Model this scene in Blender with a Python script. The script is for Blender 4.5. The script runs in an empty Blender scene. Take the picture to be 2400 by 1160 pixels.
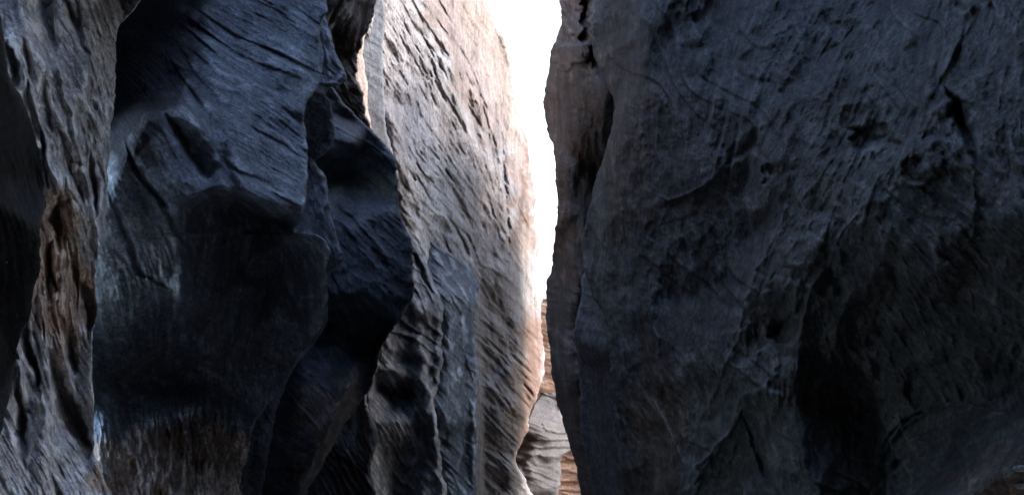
import bpy, math, random
import numpy as np
from mathutils import Vector, Matrix
from mathutils.geometry import delaunay_2d_cdt

# ------------------------------------------------------------------ camera, sky, sun, exposure
SC = bpy.context.scene
COL = SC.collection
PITCH = math.radians(16.0)
FPX = 2300.0                       # focal length in photo pixels (photo is 2400 wide)
CAMZ = 1.6
cd = bpy.data.cameras.new("camera")
cam = bpy.data.objects.new("camera", cd)
COL.objects.link(cam)
cam.location = (0, 0, CAMZ)
cam.rotation_euler = (math.pi/2 + PITCH, 0, 0)
cd.sensor_width = 36.0
cd.lens = 36.0*FPX/2400.0
cd.clip_start = 0.05
cd.clip_end = 2000
SC.camera = cam

CLOUD = 2.0
SUN_EL, SUN_AZ = math.radians(40), math.radians(66)    # azimuth clockwise from +Y (view direction)
world = bpy.data.worlds.new("World")
SC.world = world
world.use_nodes = True
wn = world.node_tree.nodes
wl = world.node_tree.links
sky = wn.new("ShaderNodeTexSky")
sky.sky_type = 'NISHITA'
sky.sun_disc = False
sky.sun_elevation = SUN_EL
sky.sun_rotation = SUN_AZ
sky.dust_density = 1.2
sky.air_density = 1.0
sky.ozone_density = 1.5
# thin bright cloud low over the far end of the canyon, blue sky above and behind
wtc = wn.new('ShaderNodeTexCoord')
wdot = wn.new('ShaderNodeVectorMath'); wdot.operation = 'DOT_PRODUCT'
wdot.inputs[1].default_value = Vector((0.22, 1.0, 0.28)).normalized()
wl.new(wtc.outputs['Generated'], wdot.inputs[0])
wmr = wn.new('ShaderNodeMapRange'); wmr.interpolation_type = 'SMOOTHSTEP'
wmr.inputs['From Min'].default_value = 0.70; wmr.inputs['From Max'].default_value = 0.96
wmr.inputs['To Max'].default_value = 0.94
wl.new(wdot.outputs['Value'], wmr.inputs['Value'])
wmix = wn.new('ShaderNodeMixRGB'); wmix.inputs[2].default_value = (CLOUD, CLOUD*0.985, CLOUD*0.95, 1)
wl.new(wmr.outputs[0], wmix.inputs[0]); wl.new(sky.outputs[0], wmix.inputs[1])
wl.new(wmix.outputs[0], wn['Background'].inputs[0])
wn['Background'].inputs[1].default_value = 0.15

sd = bpy.data.lights.new("sun", 'SUN')
sd.energy = 0.55
sd.angle = math.radians(10)
sd.color = (1.0, 0.93, 0.86)
sun = bpy.data.objects.new("sun", sd)
COL.objects.link(sun)
sdir = Vector((math.sin(SUN_AZ)*math.cos(SUN_EL), math.cos(SUN_AZ)*math.cos(SUN_EL), math.sin(SUN_EL)))
sun.rotation_euler = sdir.to_track_quat('Z', 'Y').to_euler()
sun.location = sdir*60

SC.view_settings.view_transform = 'Standard'
SC.view_settings.look = 'None'
SC.view_settings.exposure = 2.7
SC.view_settings.gamma = 1.0
SC.cycles.use_denoising = True
SC.cycles.max_bounces = 6
SC.cycles.diffuse_bounces = 4

# ------------------------------------------------------------------ helpers
CP, SP = math.cos(PITCH), math.sin(PITCH)

def world_pts(u, v, d):
    """photo pixel + distance along the view axis -> world position"""
    x = (u-1200.0)/FPX*d
    yc = -(v-580.0)/FPX*d
    return np.stack([x, d*CP - yc*SP, CAMZ + d*SP + yc*CP], -1)

_perm = {}
def perm(seed):
    if seed not in _perm:
        r = np.random.RandomState(seed)
        p = r.permutation(256)
        a = r.rand(256)*2*np.pi
        _perm[seed] = (np.concatenate([p, p]), np.cos(a).astype(np.float32), np.sin(a).astype(np.float32))
    return _perm[seed]

def pn(x, y, seed):
    p, gx, gy = perm(seed)
    xi = np.floor(x); yi = np.floor(y)
    xf = (x-xi).astype(np.float32); yf = (y-yi).astype(np.float32)
    xi = xi.astype(np.int64) & 255; yi = yi.astype(np.int64) & 255
    u = xf*xf*xf*(xf*(xf*6-15)+10); v = yf*yf*yf*(yf*(yf*6-15)+10)
    def g(ix, iy, fx, fy):
        h = p[p[ix & 255]+(iy & 255)]
        return gx[h]*fx+gy[h]*fy
    a = g(xi, yi, xf, yf); b = g(xi+1, yi, xf-1, yf)
    c = g(xi, yi+1, xf, yf-1); d = g(xi+1, yi+1, xf-1, yf-1)
    return ((a+(b-a)*u)+((c+(d-c)*u)-(a+(b-a)*u))*v)*1.5

def facet(x, y, seed):
    """flat triangular faces meeting in sharp creases, as rock breaks"""
    r = np.random.RandomState(seed).rand(64, 64)*2-1
    k = (x+y)*0.366; X, Y = x+k, y+k
    ix, iy = np.floor(X).astype(int), np.floor(Y).astype(int)
    fx, fy = X-ix, Y-iy
    a = r[ix & 63, iy & 63]; b = r[(ix+1) & 63, iy & 63]; c = r[ix & 63, (iy+1) & 63]; d = r[(ix+1) & 63, (iy+1) & 63]
    return np.where(fx > fy, a+(b-a)*fx+(d-b)*fy, a+(c-a)*fy+(d-c)*fx)

def catmull(pts, v):
    """edge curve u(v) through (u, v) points, monotone-ish smooth"""
    pts = sorted(pts, key=lambda p: p[1])
    xs = np.array([p[1] for p in pts], float); ys = np.array([p[0] for p in pts], float)
    m = np.gradient(ys, xs) if len(xs) > 2 else np.full(len(xs), (ys[-1]-ys[0])/(xs[-1]-xs[0]))
    m = np.clip(m, -3, 3)
    i = np.clip(np.searchsorted(xs, v)-1, 0, len(xs)-2)
    h = xs[i+1]-xs[i]; t = np.clip((v-xs[i])/h, 0, 1)
    t2, t3 = t*t, t*t*t
    return ys[i]*(2*t3-3*t2+1)+m[i]*h*(t3-2*t2+t)*0.7+ys[i+1]*(3*t2-2*t3)+m[i+1]*h*(t3-t2)*0.7

def smooth(a, r):
    if r < 1: return a
    for ax in (0, 1):
        for _ in range(2):
            pad = [(0, 0), (0, 0)]; pad[ax] = (r+1, r)
            c = np.cumsum(np.pad(a, pad, mode='edge'), axis=ax)
            n = a.shape[ax]
            if ax == 0: a = (c[2*r+1:2*r+1+n]-c[:n])/(2*r+1)
            else: a = (c[:, 2*r+1:2*r+1+n]-c[:, :n])/(2*r+1)
    return a

def mask_of(spec, u, v):
    """soft elliptical patches (u, v, ru, rv[, angle]) -> 0..1"""
    if spec is None: return 1.0
    m = np.zeros_like(u)
    for s in spec:
        cu, cv, ru, rv = s[:4]
        a = math.radians(s[4]) if len(s) > 4 else 0
        du, dv = u-cu, v-cv
        x = (du*math.cos(a)+dv*math.sin(a))/ru; y = (-du*math.sin(a)+dv*math.cos(a))/rv
        r = x*x+y*y
        m = np.maximum(m, np.clip(1.6-1.2*r, 0, 1))
    return m*m*(3-2*m)

def flow_angle(flow, u, v):
    if isinstance(flow, (int, float)): return np.full_like(u, float(flow))
    ws = 0; cs = 0; sn = 0
    for (fu, fv, a) in flow:
        w = 1/(((u-fu)**2+(v-fv)**2)/1e4+0.05)**1.5
        cs = cs+w*math.cos(math.radians(2*a)); sn = sn+w*math.sin(math.radians(2*a))
    return (np.degrees(np.arctan2(sn, cs))/2) % 180

def streak(u, v, ang, ln, wd, seed, kind, octv=3):
    """noise drawn out along the bedding direction"""
    if kind == 'ridge' and wd < 30: ln = ln*1.9
    out = np.zeros_like(u)
    K = 12; stepa = 180/K
    uw = u+pn(u/210, v/210, seed+7)*18+pn(u/14, v/14, seed+9)*1.5; vw = v+pn(u/210+9, v/210+5, seed+8)*18+pn(u/14, v/14+7, seed+9)*1.5
    for k in range(K):
        a0 = k*stepa
        da = np.abs((ang-a0+90) % 180-90)
        w = np.clip(1-da/stepa, 0, 1)
        idx = w > 0
        if not idx.any(): continue
        c, s = math.cos(math.radians(a0)), math.sin(math.radians(a0))
        uu, vv = uw[idx], vw[idx]
        al = uu*c+vv*s; ac = -uu*s+vv*c
        n = np.zeros_like(uu); amp = 1.0; f = 1.0; nt = 0
        for o in range(1 if kind == 'pit' else octv):
            q = pn(al/ln*f+k*3.7, ac/wd*f+o*5.1, seed+o)
            if kind == 'ridge': q = 1-2.4*np.abs(q)
            elif kind == 'flute': q = 2.4*np.abs(q)-1
            n += q*amp; nt += amp; amp *= 0.5; f *= 1.9
        n /= nt
        if kind == 'pit': n = -np.clip((n-0.26)*4.5, 0, 1)
        if kind == 'scale':                                   # overlapping flakes: slow rise, sudden drop
            t = ac/wd + 1.1*pn(al/ln, ac/wd*0.5, seed+11)
            t = t-np.floor(t)
            n = np.where(t < 0.86, t/0.86, (1-t)/0.14)*2-1
            n = n*(0.55+0.9*pn(al/ln*0.7+4, ac/wd*0.35, seed+13))
        out[idx] += w[idx]*n
    return out

def seg_dist(u, v, P):
    best = np.full(u.shape, 1e9, np.float64); sgn = np.zeros_like(best); tt = np.zeros_like(best)
    L = [0]
    for a, b in zip(P[:-1], P[1:]): L.append(L[-1]+math.hypot(b[0]-a[0], b[1]-a[1]))
    for i, (a, b) in enumerate(zip(P[:-1], P[1:])):
        dx, dy = b[0]-a[0], b[1]-a[1]; l2 = dx*dx+dy*dy+1e-9
        t = np.clip(((u-a[0])*dx+(v-a[1])*dy)/l2, 0, 1)
        ex, ey = u-a[0]-t*dx, v-a[1]-t*dy
        d = np.hypot(ex, ey); m = d < best
        best = np.where(m, d, best)
        sgn = np.where(m, np.sign(dx*(v-a[1])-dy*(u-a[0])), sgn)
        tt = np.where(m, (L[i]+t*math.sqrt(l2))/L[-1], tt)
    return best, sgn, tt

def interp_depth(lines, u, v, box, rnd):
    """piecewise-planar base surface through the control lines (inverse depth is linear in a plane)"""
    P = []; E = []; Z = []
    key = {}
    def add(p):
        k = (round(p[0]), round(p[1]))
        if k not in key:
            key[k] = len(P); P.append(Vector((float(p[0]), float(p[1])))); Z.append(1.0/p[2])
        return key[k]
    for ln in lines:
        ids = [add(p) for p in ln]
        E += [(a, b) for a, b in zip(ids[:-1], ids[1:]) if a != b]
    n0 = len(P)
    u0, v0, u1, v1 = box
    for (cu, cv) in ((u0-40, v0-40), (u1+40, v0-40), (u0-40, v1+40), (u1+40, v1+40), (u0-40, (v0+v1)/2), (u1+40, (v0+v1)/2)):
        w = np.array([1/((cu-P[i].x)**2+(cv-P[i].y)**2+1)**1.5 for i in range(n0)])
        P.append(Vector((cu, cv))); Z.append(float((w*np.array(Z[:n0])).sum()/w.sum()))
    vo, eo, fo, ov, oe, of = delaunay_2d_cdt(P, E, [], 0, 1e-3, True)
    Za = []
    for i, src in enumerate(ov):
        if src: Za.append(Z[src[0]])
        else:
            w = np.array([1/((vo[i].x-p.x)**2+(vo[i].y-p.y)**2+1)**2 for p in P])
            Za.append(float((w*np.array(Z)).sum()/w.sum()))
    out = np.zeros_like(u); done = np.zeros(u.shape, bool)
    for f in fo:
        for k in range(1, len(f)-1):
            a, b, c = f[0], f[k], f[k+1]
            A, B, Cc = vo[a], vo[b], vo[c]
            det = (B.x-A.x)*(Cc.y-A.y)-(Cc.x-A.x)*(B.y-A.y)
            if abs(det) < 1e-6: continue
            l1 = ((u-A.x)*(Cc.y-A.y)-(Cc.x-A.x)*(v-A.y))/det
            l2 = ((B.x-A.x)*(v-A.y)-(u-A.x)*(B.y-A.y))/det
            m = (l1 >= -1e-6) & (l2 >= -1e-6) & (l1+l2 <= 1+1e-6) & ~done
            out[m] = (Za[a]+l1*(Za[b]-Za[a])+l2*(Za[c]-Za[a]))[m]
            done |= m
    if (~done).any():
        out[~done] = np.median(out[done])
    return out

def tagthing(o, label, cat, group=None):
    o['label'] = label; o['category'] = cat
    if group: o['group'] = group

def grid_mesh(name, co, mat, closed_cols=True, caps=True):
    R, Cn = co.shape[:2]
    idx = np.arange(R*Cn).reshape(R, Cn)
    nx = np.roll(idx, -1, axis=1) if closed_cols else idx[:, 1:]
    a = idx if closed_cols else idx[:, :-1]
    q = np.stack([a[:-1], nx[:-1], nx[1:], a[1:]], -1).reshape(-1, 4)
    nq = len(q)
    loops = q.ravel()
    starts = np.arange(nq)*4; tot = np.full(nq, 4)
    if caps and closed_cols:
        loops = np.concatenate([loops, idx[0][::-1], idx[-1]])
        starts = np.concatenate([starts, [nq*4, nq*4+Cn]]); tot = np.concatenate([tot, [Cn, Cn]])
    me = bpy.data.meshes.new(name)
    me.vertices.add(R*Cn); me.vertices.foreach_set("co", co.reshape(-1).astype(np.float32))
    me.loops.add(len(loops)); me.loops.foreach_set("vertex_index", loops.astype(np.int32))
    me.polygons.add(len(starts)); me.polygons.foreach_set("loop_start", starts.astype(np.int32))
    me.polygons.foreach_set("loop_total", tot.astype(np.int32))
    me.update(calc_edges=True)
    me.polygons.foreach_set("use_smooth", np.ones(len(starts), bool))
    me.validate()
    me.materials.append(mat)
    o = bpy.data.objects.new(name, me)
    COL.objects.link(o)
    return o

STEP = 2.5
SURF = {}
def ray_hit(u, v, name='great_right_wall'):
    U, V, F = SURF[name]
    k = np.argmin((U-u)**2+(V-v)**2)
    return F.reshape(-1, 3)[k]
def formation(name, label, cat, left, right, base, lines, mat, seed=1, flow=70, layers=(), feats=(), smooth_r=3,
              bevel=(10, 10), bevel_d=(0.25, 0.25), thick=6.0, top=-500, bottom=2200, jag=2.0, v0=-110, v1=1270, gain=1.0, tint=None, rust=None, cleft_shade=None):
    """A rock mass: a column of rock whose two outlines are the edges left/right; its front is the faceted
    surface through `lines` (u, v, metres), carved by bedding layers and feature lines; then it wraps round
    both sides to a back face, so it is a closed solid."""
    vin = np.arange(v0, v1+1, STEP)
    vt = v0-(np.linspace(0, 1, 14)[1:]**1.5)*(v0-top)
    vb = v1+(np.linspace(0, 1, 14)[1:]**1.5)*(bottom-v1)
    vr = np.concatenate([vt[::-1], vin, vb])
    vc = np.clip(vr, v0, v1)
    Lc, Rc = catmull(left, vc), catmull(right, vc)
    jl = jag*(pn(vr/28, vr*0+.5, seed+50)*1.4+pn(vr/9, vr*0+.5, seed+51)*0.8)
    jr = jag*(pn(vr/26, vr*0+.5, seed+52)*1.4+pn(vr/9, vr*0+.5, seed+53)*0.8)
    Rc = np.maximum(Rc, Lc+2)
    n = max(8, int((Rc-Lc).max()/STEP))
    s = np.linspace(0, 1, n)
    U = Lc[:, None]+(Rc-Lc)[:, None]*s[None]
    V = np.repeat(vr[:, None], n, 1)
    Vc = np.clip(V, v0, v1)
    u1, d1, u2, d2 = base
    k_ = (1/d2-1/d1)/(u2-u1)
    lines = [[(p[0], p[1], (1-p[2]*gain/FPX)/(1/d1+k_*(p[0]-u1))) for p in ln] for ln in lines]
    gs = 3.0
    gu = np.arange(Lc.min()-12, Rc.max()+13, gs); gv = np.arange(v0-9, v1+10, gs)
    GU, GV = np.meshgrid(gu, gv)
    G = smooth(interp_depth(lines, GU, GV, (Lc.min(), v0, Rc.max(), v1), seed), smooth_r)
    fx = np.clip((U-gu[0])/gs, 0, len(gu)-1.001); fy = np.clip((Vc-gv[0])/gs, 0, len(gv)-1.001)
    ix, iy = fx.astype(int), fy.astype(int); fx -= ix; fy -= iy
    inv = (G[iy, ix]*(1-fx)+G[iy, ix+1]*fx)*(1-fy)+(G[iy+1, ix]*(1-fx)+G[iy+1, ix+1]*fx)*fy
    eL, eR = U-Lc[:, None], Rc[:, None]-U
    U0 = U
    U = U+jl[:, None]*np.exp(-eL/25)*(eR > 3)+jr[:, None]*np.exp(-eR/25)*(eL > 3)
    inv = inv+(U-U0)*np.gradient(inv, axis=1)/np.gradient(U0, axis=1)
    Lc = U[:, 0]; Rc = U[:, -1]
    ang = flow_angle(flow, U, Vc)
    H = np.zeros_like(U); VN = np.zeros_like(U)
    for i, ly in enumerate(layers):
        kind, ln, wd, h = ly[:4]
        if kind == 'facet':
            msk = mask_of(ly[4], U, Vc) if len(ly) > 4 else 1.0
            a = math.radians(ly[5] if len(ly) > 5 else 75)
            uw = U+pn(U/90, Vc/90, seed+i)*30+pn(U/22, Vc/22, seed+i+1)*4; vw = Vc+pn(U/90+5, Vc/90, seed+i+2)*30+pn(U/22, Vc/22+6, seed+i+3)*4
            H += facet((uw*math.cos(a)+vw*math.sin(a))/ln, (-uw*math.sin(a)+vw*math.cos(a))/wd, seed+i)*h*msk
            continue
        if kind == 'lump':                                  # separate knobs of rock
            for e in ly[4]:
                q = mask_of([e], U+pn(U/20, Vc/20, seed+i)*10, Vc+pn(U/20, Vc/20, seed+i+5)*10)
                H += h*q**0.6
            continue
        msk = mask_of(ly[4], U, Vc) if len(ly) > 4 else 1.0
        a = ang if len(ly) < 6 else np.full_like(ang, float(ly[5]))
        n_ = streak(U, V, a, ln, wd, seed*31+i*17, 'ridge' if kind == 'veins' else kind)
        patch = np.clip(0.75+1.3*pn(U/170+i*3.3, V/230+i*7.1, seed+200+i)+0.5*pn(U/60+i*3.3, V/80, seed+230+i), 0.12, 1.7)   # rough and smooth areas
        if kind == 'veins': VN = np.maximum(VN, np.clip((n_-0.52)*5, 0, 1)*h*msk*np.clip(patch, 0, 1))
        else: H += n_*h*msk*(patch if wd < 60 else 1.0)
    for ft in feats:
        kind, w, h, P = ft[:4]
        fade = ft[4] if len(ft) > 4 else 40
        jit = min(5.0, w*0.5)
        if kind == 'groove':
            (a0, b0), (a1, b1) = P[0], P[1]; (c0, e0), (c1, e1) = P[-1], P[-2]
            P = [(a0+(a0-a1)*0.5, b0+(b0-b1)*0.5)]+list(P)+[(c0+(c0-c1)*0.6, e0+(e0-e1)*0.6)]
        d, sg, t = seg_dist(U+pn(U/23, V/23, seed+91)*jit+pn(U/70, V/70, seed+92)*jit*2, V+pn(U/23+3, V/23, seed+93)*jit, P)
        taper = np.clip(np.minimum(t, 1-t)*6, 0, 1)**0.6
        if kind == 'groove':
            tp = 0.2+0.8*np.sin(np.pi*np.clip(t, 0, 1))
            H -= h*np.exp(-(d/(w*tp))**2)*np.clip(np.sin(np.pi*np.clip(t, 0.001, 0.999)), 0, 1)**0.7
        elif kind == 'ridge': H += h*np.exp(-(d/w))*taper
        elif kind == 'step': H += h*0.5*(1+np.tanh(sg*d/w))*np.exp(-d/fade)*taper*(sg > -2)
        elif kind == 'vein_or_lit':                               # mineral veins and painted lit rims, standing slightly proud
            q = np.exp(-(d/w)**2)*np.clip(0.55+1.6*pn(U/26, V/26, seed+95), 0, 1)*taper
            VN = np.maximum(VN, q); H += h*q
    worn_or_lit = np.clip((H-smooth(H, 2))/1.6, 0, 1)*0.6+np.clip((H-smooth(H, 7))/9.0, 0, 1)*0.5
    worn_or_lit = np.clip(np.maximum(worn_or_lit*(0.6+0.9*pn(U/45, V/45, seed+97)), VN), 0, 1)  # crest abrasion merged with rim light painted into the colour
    # rounded shoulders at both outlines
    for e, w, dd in ((eL, bevel[0], bevel_d[0]), (eR, bevel[1], bevel_d[1])):
        if w > 0:
            w_ = w*(1+0.5*pn(V/60, V*0+seed, seed+60))
            t = np.clip(1-e/w_, 0, 1)
            H -= dd*100*(1-np.sqrt(np.maximum(0, 1-t*t)))
    d = 1.0/inv*(1-H/FPX)
    front = world_pts(U, V, d)
    SURF[name] = (U, V, front)
    # sides and back
    K = 10
    dR = d[:, -1]; dL = d[:, 0]
    ks = (np.arange(1, K+1)/K)**1.6
    wdt = np.maximum(Rc-Lc, 4)
    Ur = Rc[:, None]-np.minimum(wdt*0.35, 120)[:, None]*ks[None]**1.3
    Ul = Lc[:, None]+np.minimum(wdt*0.35, 120)[:, None]*ks[None]**1.3
    dr = dR[:, None]+thick*ks[None]; dl = dL[:, None]+thick*ks[None]
    nz = 0.06*thick*pn(np.repeat(vr[:, None], K, 1)/60, np.repeat(ks[None]*8, len(vr), 0), seed+70)*np.minimum(ks*4, 1)
    Vk = np.repeat(vr[:, None], K, 1)
    sr = world_pts(Ur, Vk, dr+nz); sl = world_pts(Ul, Vk, dl+nz)
    co = np.concatenate([front, sr, sl[:, ::-1]], 1)
    o = grid_mesh(name, co, mat)
    st = np.zeros(co.shape[:2], np.float32)
    if tint:
        m_ = mask_of(tint, U+pn(U/60, V/60, seed+40)*40+pn(U/18, V/18, seed+41)*12, Vc+pn(U/60, V/60, seed+42)*60)
        st[:, :U.shape[1]] = m_
        st[:, U.shape[1]:] = m_[:, -1:]
    at = o.data.attributes.new('stain_or_glow', 'FLOAT', 'POINT')
    at.data.foreach_set('value', st.ravel())
    if cleft_shade:
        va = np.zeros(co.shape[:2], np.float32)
        va[:, :U.shape[1]] = mask_of(cleft_shade, U+pn(U/50, V/50, seed+47)*40+pn(U/14, V/14, seed+48)*10, Vc+pn(U/50, V/50, seed+49)*50)
        at = o.data.attributes.new('cleft_shade', 'FLOAT', 'POINT'); at.data.foreach_set('value', va.ravel())
    if rust:
        ru = np.zeros(co.shape[:2], np.float32)
        m_ = mask_of(rust, U+pn(U/50, V/50, seed+44)*24+pn(U/12, V/12, seed+45)*8, Vc+pn(U/50, V/50, seed+46)*40)
        ru[:, :U.shape[1]] = m_; ru[:, U.shape[1]:] = m_[:, -1:]
        at = o.data.attributes.new('rust', 'FLOAT', 'POINT'); at.data.foreach_set('value', ru.ravel())
    wn_ = np.zeros(co.shape[:2], np.float32); wn_[:, :U.shape[1]] = worn_or_lit
    at = o.data.attributes.new('worn_or_lit', 'FLOAT', 'POINT')
    at.data.foreach_set('value', wn_.ravel())
    tagthing(o, label, cat)
    return o

# ------------------------------------------------------------------ materials
def rock(name, dark, mid, light, streak_ax=(1, 1, 0.25), scale=1.2, rough=0.75, bump=0.35, spec=0.35, fine=26.0,
         strata=0.0, specks=0.0, rot=(0, 0, 0), stain_or_glow=None, wear_or_lit=2.0):
    m = bpy.data.materials.new(name); m.use_nodes = True
    nt = m.node_tree; N = nt.nodes; L = nt.links
    b = N['Principled BSDF']
    tc = N.new('ShaderNodeTexCoord')
    mp = N.new('ShaderNodeMapping'); mp.inputs['Scale'].default_value = streak_ax; mp.inputs['Rotation'].default_value = rot
    L.new(tc.outputs['Object'], mp.inputs[0])
    def noise(sc, det, rg, src, dist=0.0):
        n = N.new('ShaderNodeTexNoise'); n.inputs['Scale'].default_value = sc; n.inputs['Detail'].default_value = det
        n.inputs['Roughness'].default_value = rg; n.inputs['Distortion'].default_value = dist
        L.new(src, n.inputs[0]); return n
    n1 = noise(scale, 8, 0.62, mp.outputs[0], 0.6)
    n2 = noise(scale*5, 7, 0.7, mp.outputs[0], 0.3)
    mx = N.new('ShaderNodeMath'); mx.operation = 'MULTIPLY_ADD'; mx.inputs[1].default_value = 0.45
    L.new(n2.outputs[0], mx.inputs[0])
    sc_ = N.new('ShaderNodeMath'); sc_.operation = 'MULTIPLY'; sc_.inputs[1].default_value = 0.55
    L.new(n1.outputs[0], sc_.inputs[0]); L.new(sc_.outputs[0], mx.inputs[2])
    cr = N.new('ShaderNodeValToRGB')
    cr.color_ramp.elements[0].position = 0.36; cr.color_ramp.elements[0].color = (*dark, 1)
    cr.color_ramp.elements[1].position = 0.64; cr.color_ramp.elements[1].color = (*light, 1)
    e = cr.color_ramp.elements.new(0.5); e.color = (*mid, 1)
    L.new(mx.outputs[0], cr.inputs[0])
    out = cr.outputs[0]
    if strata > 0:
        mp2 = N.new('ShaderNodeMapping'); mp2.inputs['Scale'].default_value = (0.12, 0.12, 2.2); mp2.inputs['Rotation'].default_value = rot
        L.new(tc.outputs['Object'], mp2.inputs[0])
        n4 = noise(0.8, 6, 0.6, mp2.outputs[0], 0.2)
        r2 = N.new('ShaderNodeValToRGB'); r2.color_ramp.elements[0].position = 0.4; r2.color_ramp.elements[1].position = 0.6
        r2.color_ramp.elements[0].color = (0.45, 0.4, 0.38, 1); r2.color_ramp.elements[1].color = (1, 1, 1, 1)
        L.new(n4.outputs[0], r2.inputs[0])
        mm = N.new('ShaderNodeMixRGB'); mm.blend_type = 'MULTIPLY'; mm.inputs[0].default_value = strata
        L.new(out, mm.inputs[1]); L.new(r2.outputs[0], mm.inputs[2]); out = mm.outputs[0]
    if stain_or_glow:
        atn = N.new('ShaderNodeAttribute'); atn.attribute_name = 'stain_or_glow'  # mineral tints; on the pillar, sky glow painted brown
        mst = N.new('ShaderNodeMixRGB'); mst.blend_type = 'MULTIPLY'; mst.inputs[2].default_value = (*stain_or_glow, 1)
        L.new(atn.outputs['Fac'], mst.inputs[0]); L.new(out, mst.inputs[1]); out = mst.outputs[0]
    n5 = noise(fine*0.8, 6, 0.78, tc.outputs['Object'])
    r5 = N.new('ShaderNodeMapRange'); r5.inputs['From Min'].default_value = 0.36; r5.inputs['From Max'].default_value = 0.64
    r5.inputs['To Min'].default_value = 0.5; r5.inputs['To Max'].default_value = 1.45
    L.new(n5.outputs[0], r5.inputs['Value'])
    m5 = N.new('ShaderNodeMixRGB'); m5.blend_type = 'MULTIPLY'; m5.inputs[0].default_value = 1.0
    L.new(out, m5.inputs[1]); L.new(r5.outputs[0], m5.inputs[2]); out = m5.outputs[0]
    atv = N.new('ShaderNodeAttribute'); atv.attribute_name = 'cleft_shade'       # darkens the colour as shade inside the prow's cleft
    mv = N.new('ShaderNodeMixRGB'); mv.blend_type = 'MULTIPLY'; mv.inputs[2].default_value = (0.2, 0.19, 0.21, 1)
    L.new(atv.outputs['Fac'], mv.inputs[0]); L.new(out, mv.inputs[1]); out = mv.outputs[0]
    atr = N.new('ShaderNodeAttribute'); atr.attribute_name = 'rust'
    mr = N.new('ShaderNodeMixRGB'); mr.blend_type = 'MULTIPLY'; mr.inputs[2].default_value = (0.72, 0.5, 0.38, 1)
    L.new(atr.outputs['Fac'], mr.inputs[0]); L.new(out, mr.inputs[1]); out = mr.outputs[0]
    atw = N.new('ShaderNodeAttribute'); atw.attribute_name = 'worn_or_lit'  # lightens abraded crests and the rims painted as lit
    mw = N.new('ShaderNodeMixRGB'); mw.blend_type = 'MULTIPLY'; mw.inputs[2].default_value = (wear_or_lit, wear_or_lit*0.985, wear_or_lit*0.97, 1)
    mw.use_clamp = False
    L.new(atw.outputs['Fac'], mw.inputs[0]); L.new(out, mw.inputs[1]); out = mw.outputs[0]
    if specks > 0:
        vo = N.new('ShaderNodeTexVoronoi'); vo.inputs['Scale'].default_value = 5.0
        L.new(tc.outputs['Object'], vo.inputs[0])
        lt = N.new('ShaderNodeMath'); lt.operation = 'LESS_THAN'; lt.inputs[1].default_value = specks
        L.new(vo.outputs['Distance'], lt.inputs[0])
        ms = N.new('ShaderNodeMixRGB'); ms.inputs[2].default_value = (0.7, 0.72, 0.75, 1)
        L.new(lt.outputs[0], ms.inputs[0]); L.new(out, ms.inputs[1]); out = ms.outputs[0]
    L.new(out, b.inputs['Base Color'])
    b.inputs['Roughness'].default_value = rough
    b.inputs['Specular IOR Level'].default_value = spec
    n3 = noise(fine, 9, 0.68, mp.outputs[0], 0.2)
    ad = N.new('ShaderNodeMath'); ad.operation = 'ADD'
    L.new(n3.outputs[0], ad.inputs[0]); L.new(n2.outputs[0], ad.inputs[1])
    bp = N.new('ShaderNodeBump'); bp.inputs['Strength'].default_value = bump; bp.inputs['Distance'].default_value = 0.05
    L.new(ad.outputs[0], bp.inputs['Height']); L.new(bp.outputs[0], b.inputs['Normal'])
    return m

M_slate = rock('blue_slate', (0.10, 0.104, 0.118), (0.23, 0.24, 0.265), (0.35, 0.365, 0.395), rot=(0.3, 0.5, 0), specks=0.03, bump=0.6, wear_or_lit=2.2, stain_or_glow=(1.8, 1.25, 0.85))
M_ridge = rock('mauve_stone', (0.36, 0.335, 0.32), (0.6, 0.57, 0.56), (0.72, 0.7, 0.69), (1.2, 1.2, 0.22), rot=(0.0, 0.3, 0), bump=0.6, stain_or_glow=(1.0, 0.8, 0.64))
M_mid = rock('charcoal_stone', (0.04, 0.042, 0.05), (0.08, 0.085, 0.10), (0.13, 0.135, 0.155), rot=(0.2, 0.5, 0), bump=0.6, stain_or_glow=(2.6, 1.9, 1.4))
M_brown = rock('brown_stone', (0.08, 0.055, 0.042), (0.18, 0.125, 0.095), (0.42, 0.3, 0.22), (1, 1, 0.3))
M_pale = rock('pale_sandstone', (0.12, 0.098, 0.088), (0.27, 0.238, 0.225), (0.38, 0.34, 0.32), (1.0, 1.0, 0.5), scale=0.6, fine=9, bump=0.8, wear_or_lit=1.35, rot=(0, 0.35, 0), stain_or_glow=(0.84, 0.68, 0.58))
M_pink = rock('pink_sandstone', (0.32, 0.22, 0.17), (0.5, 0.38, 0.32), (0.6, 0.5, 0.42), (1.0, 1.0, 0.2), scale=0.4, fine=7, rot=(0, 0.35, 0))
M_slab = rock('grey_slab_stone', (0.09, 0.092, 0.1), (0.16, 0.165, 0.18), (0.24, 0.245, 0.26), (1, 1, 0.5), scale=0.5, fine=10, rot=(0, 0.4, 0), bump=0.4, wear_or_lit=1.5)
M_foot = rock('grey_sandstone', (0.026, 0.026, 0.028), (0.054, 0.055, 0.06), (0.1, 0.1, 0.104), (1, 1, 0.3), scale=0.6, fine=10, rot=(0, 0.4, 0), bump=0.7, wear_or_lit=3.6, stain_or_glow=(1.5, 0.85, 0.6))
M_orange = rock('orange_sandstone', (0.18, 0.075, 0.04), (0.28, 0.14, 0.08), (0.38, 0.23, 0.15), (0.3, 0.3, 1.6), scale=0.6, fine=6, strata=0.7)
M_right = rock('dark_varnished_stone', (0.038, 0.038, 0.038), (0.08, 0.08, 0.078), (0.142, 0.14, 0.136), (1, 1, 0.5), rot=(0.3, -0.6, 0), specks=0.025, bump=0.7, stain_or_glow=(1.2, 0.95, 0.8))
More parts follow.
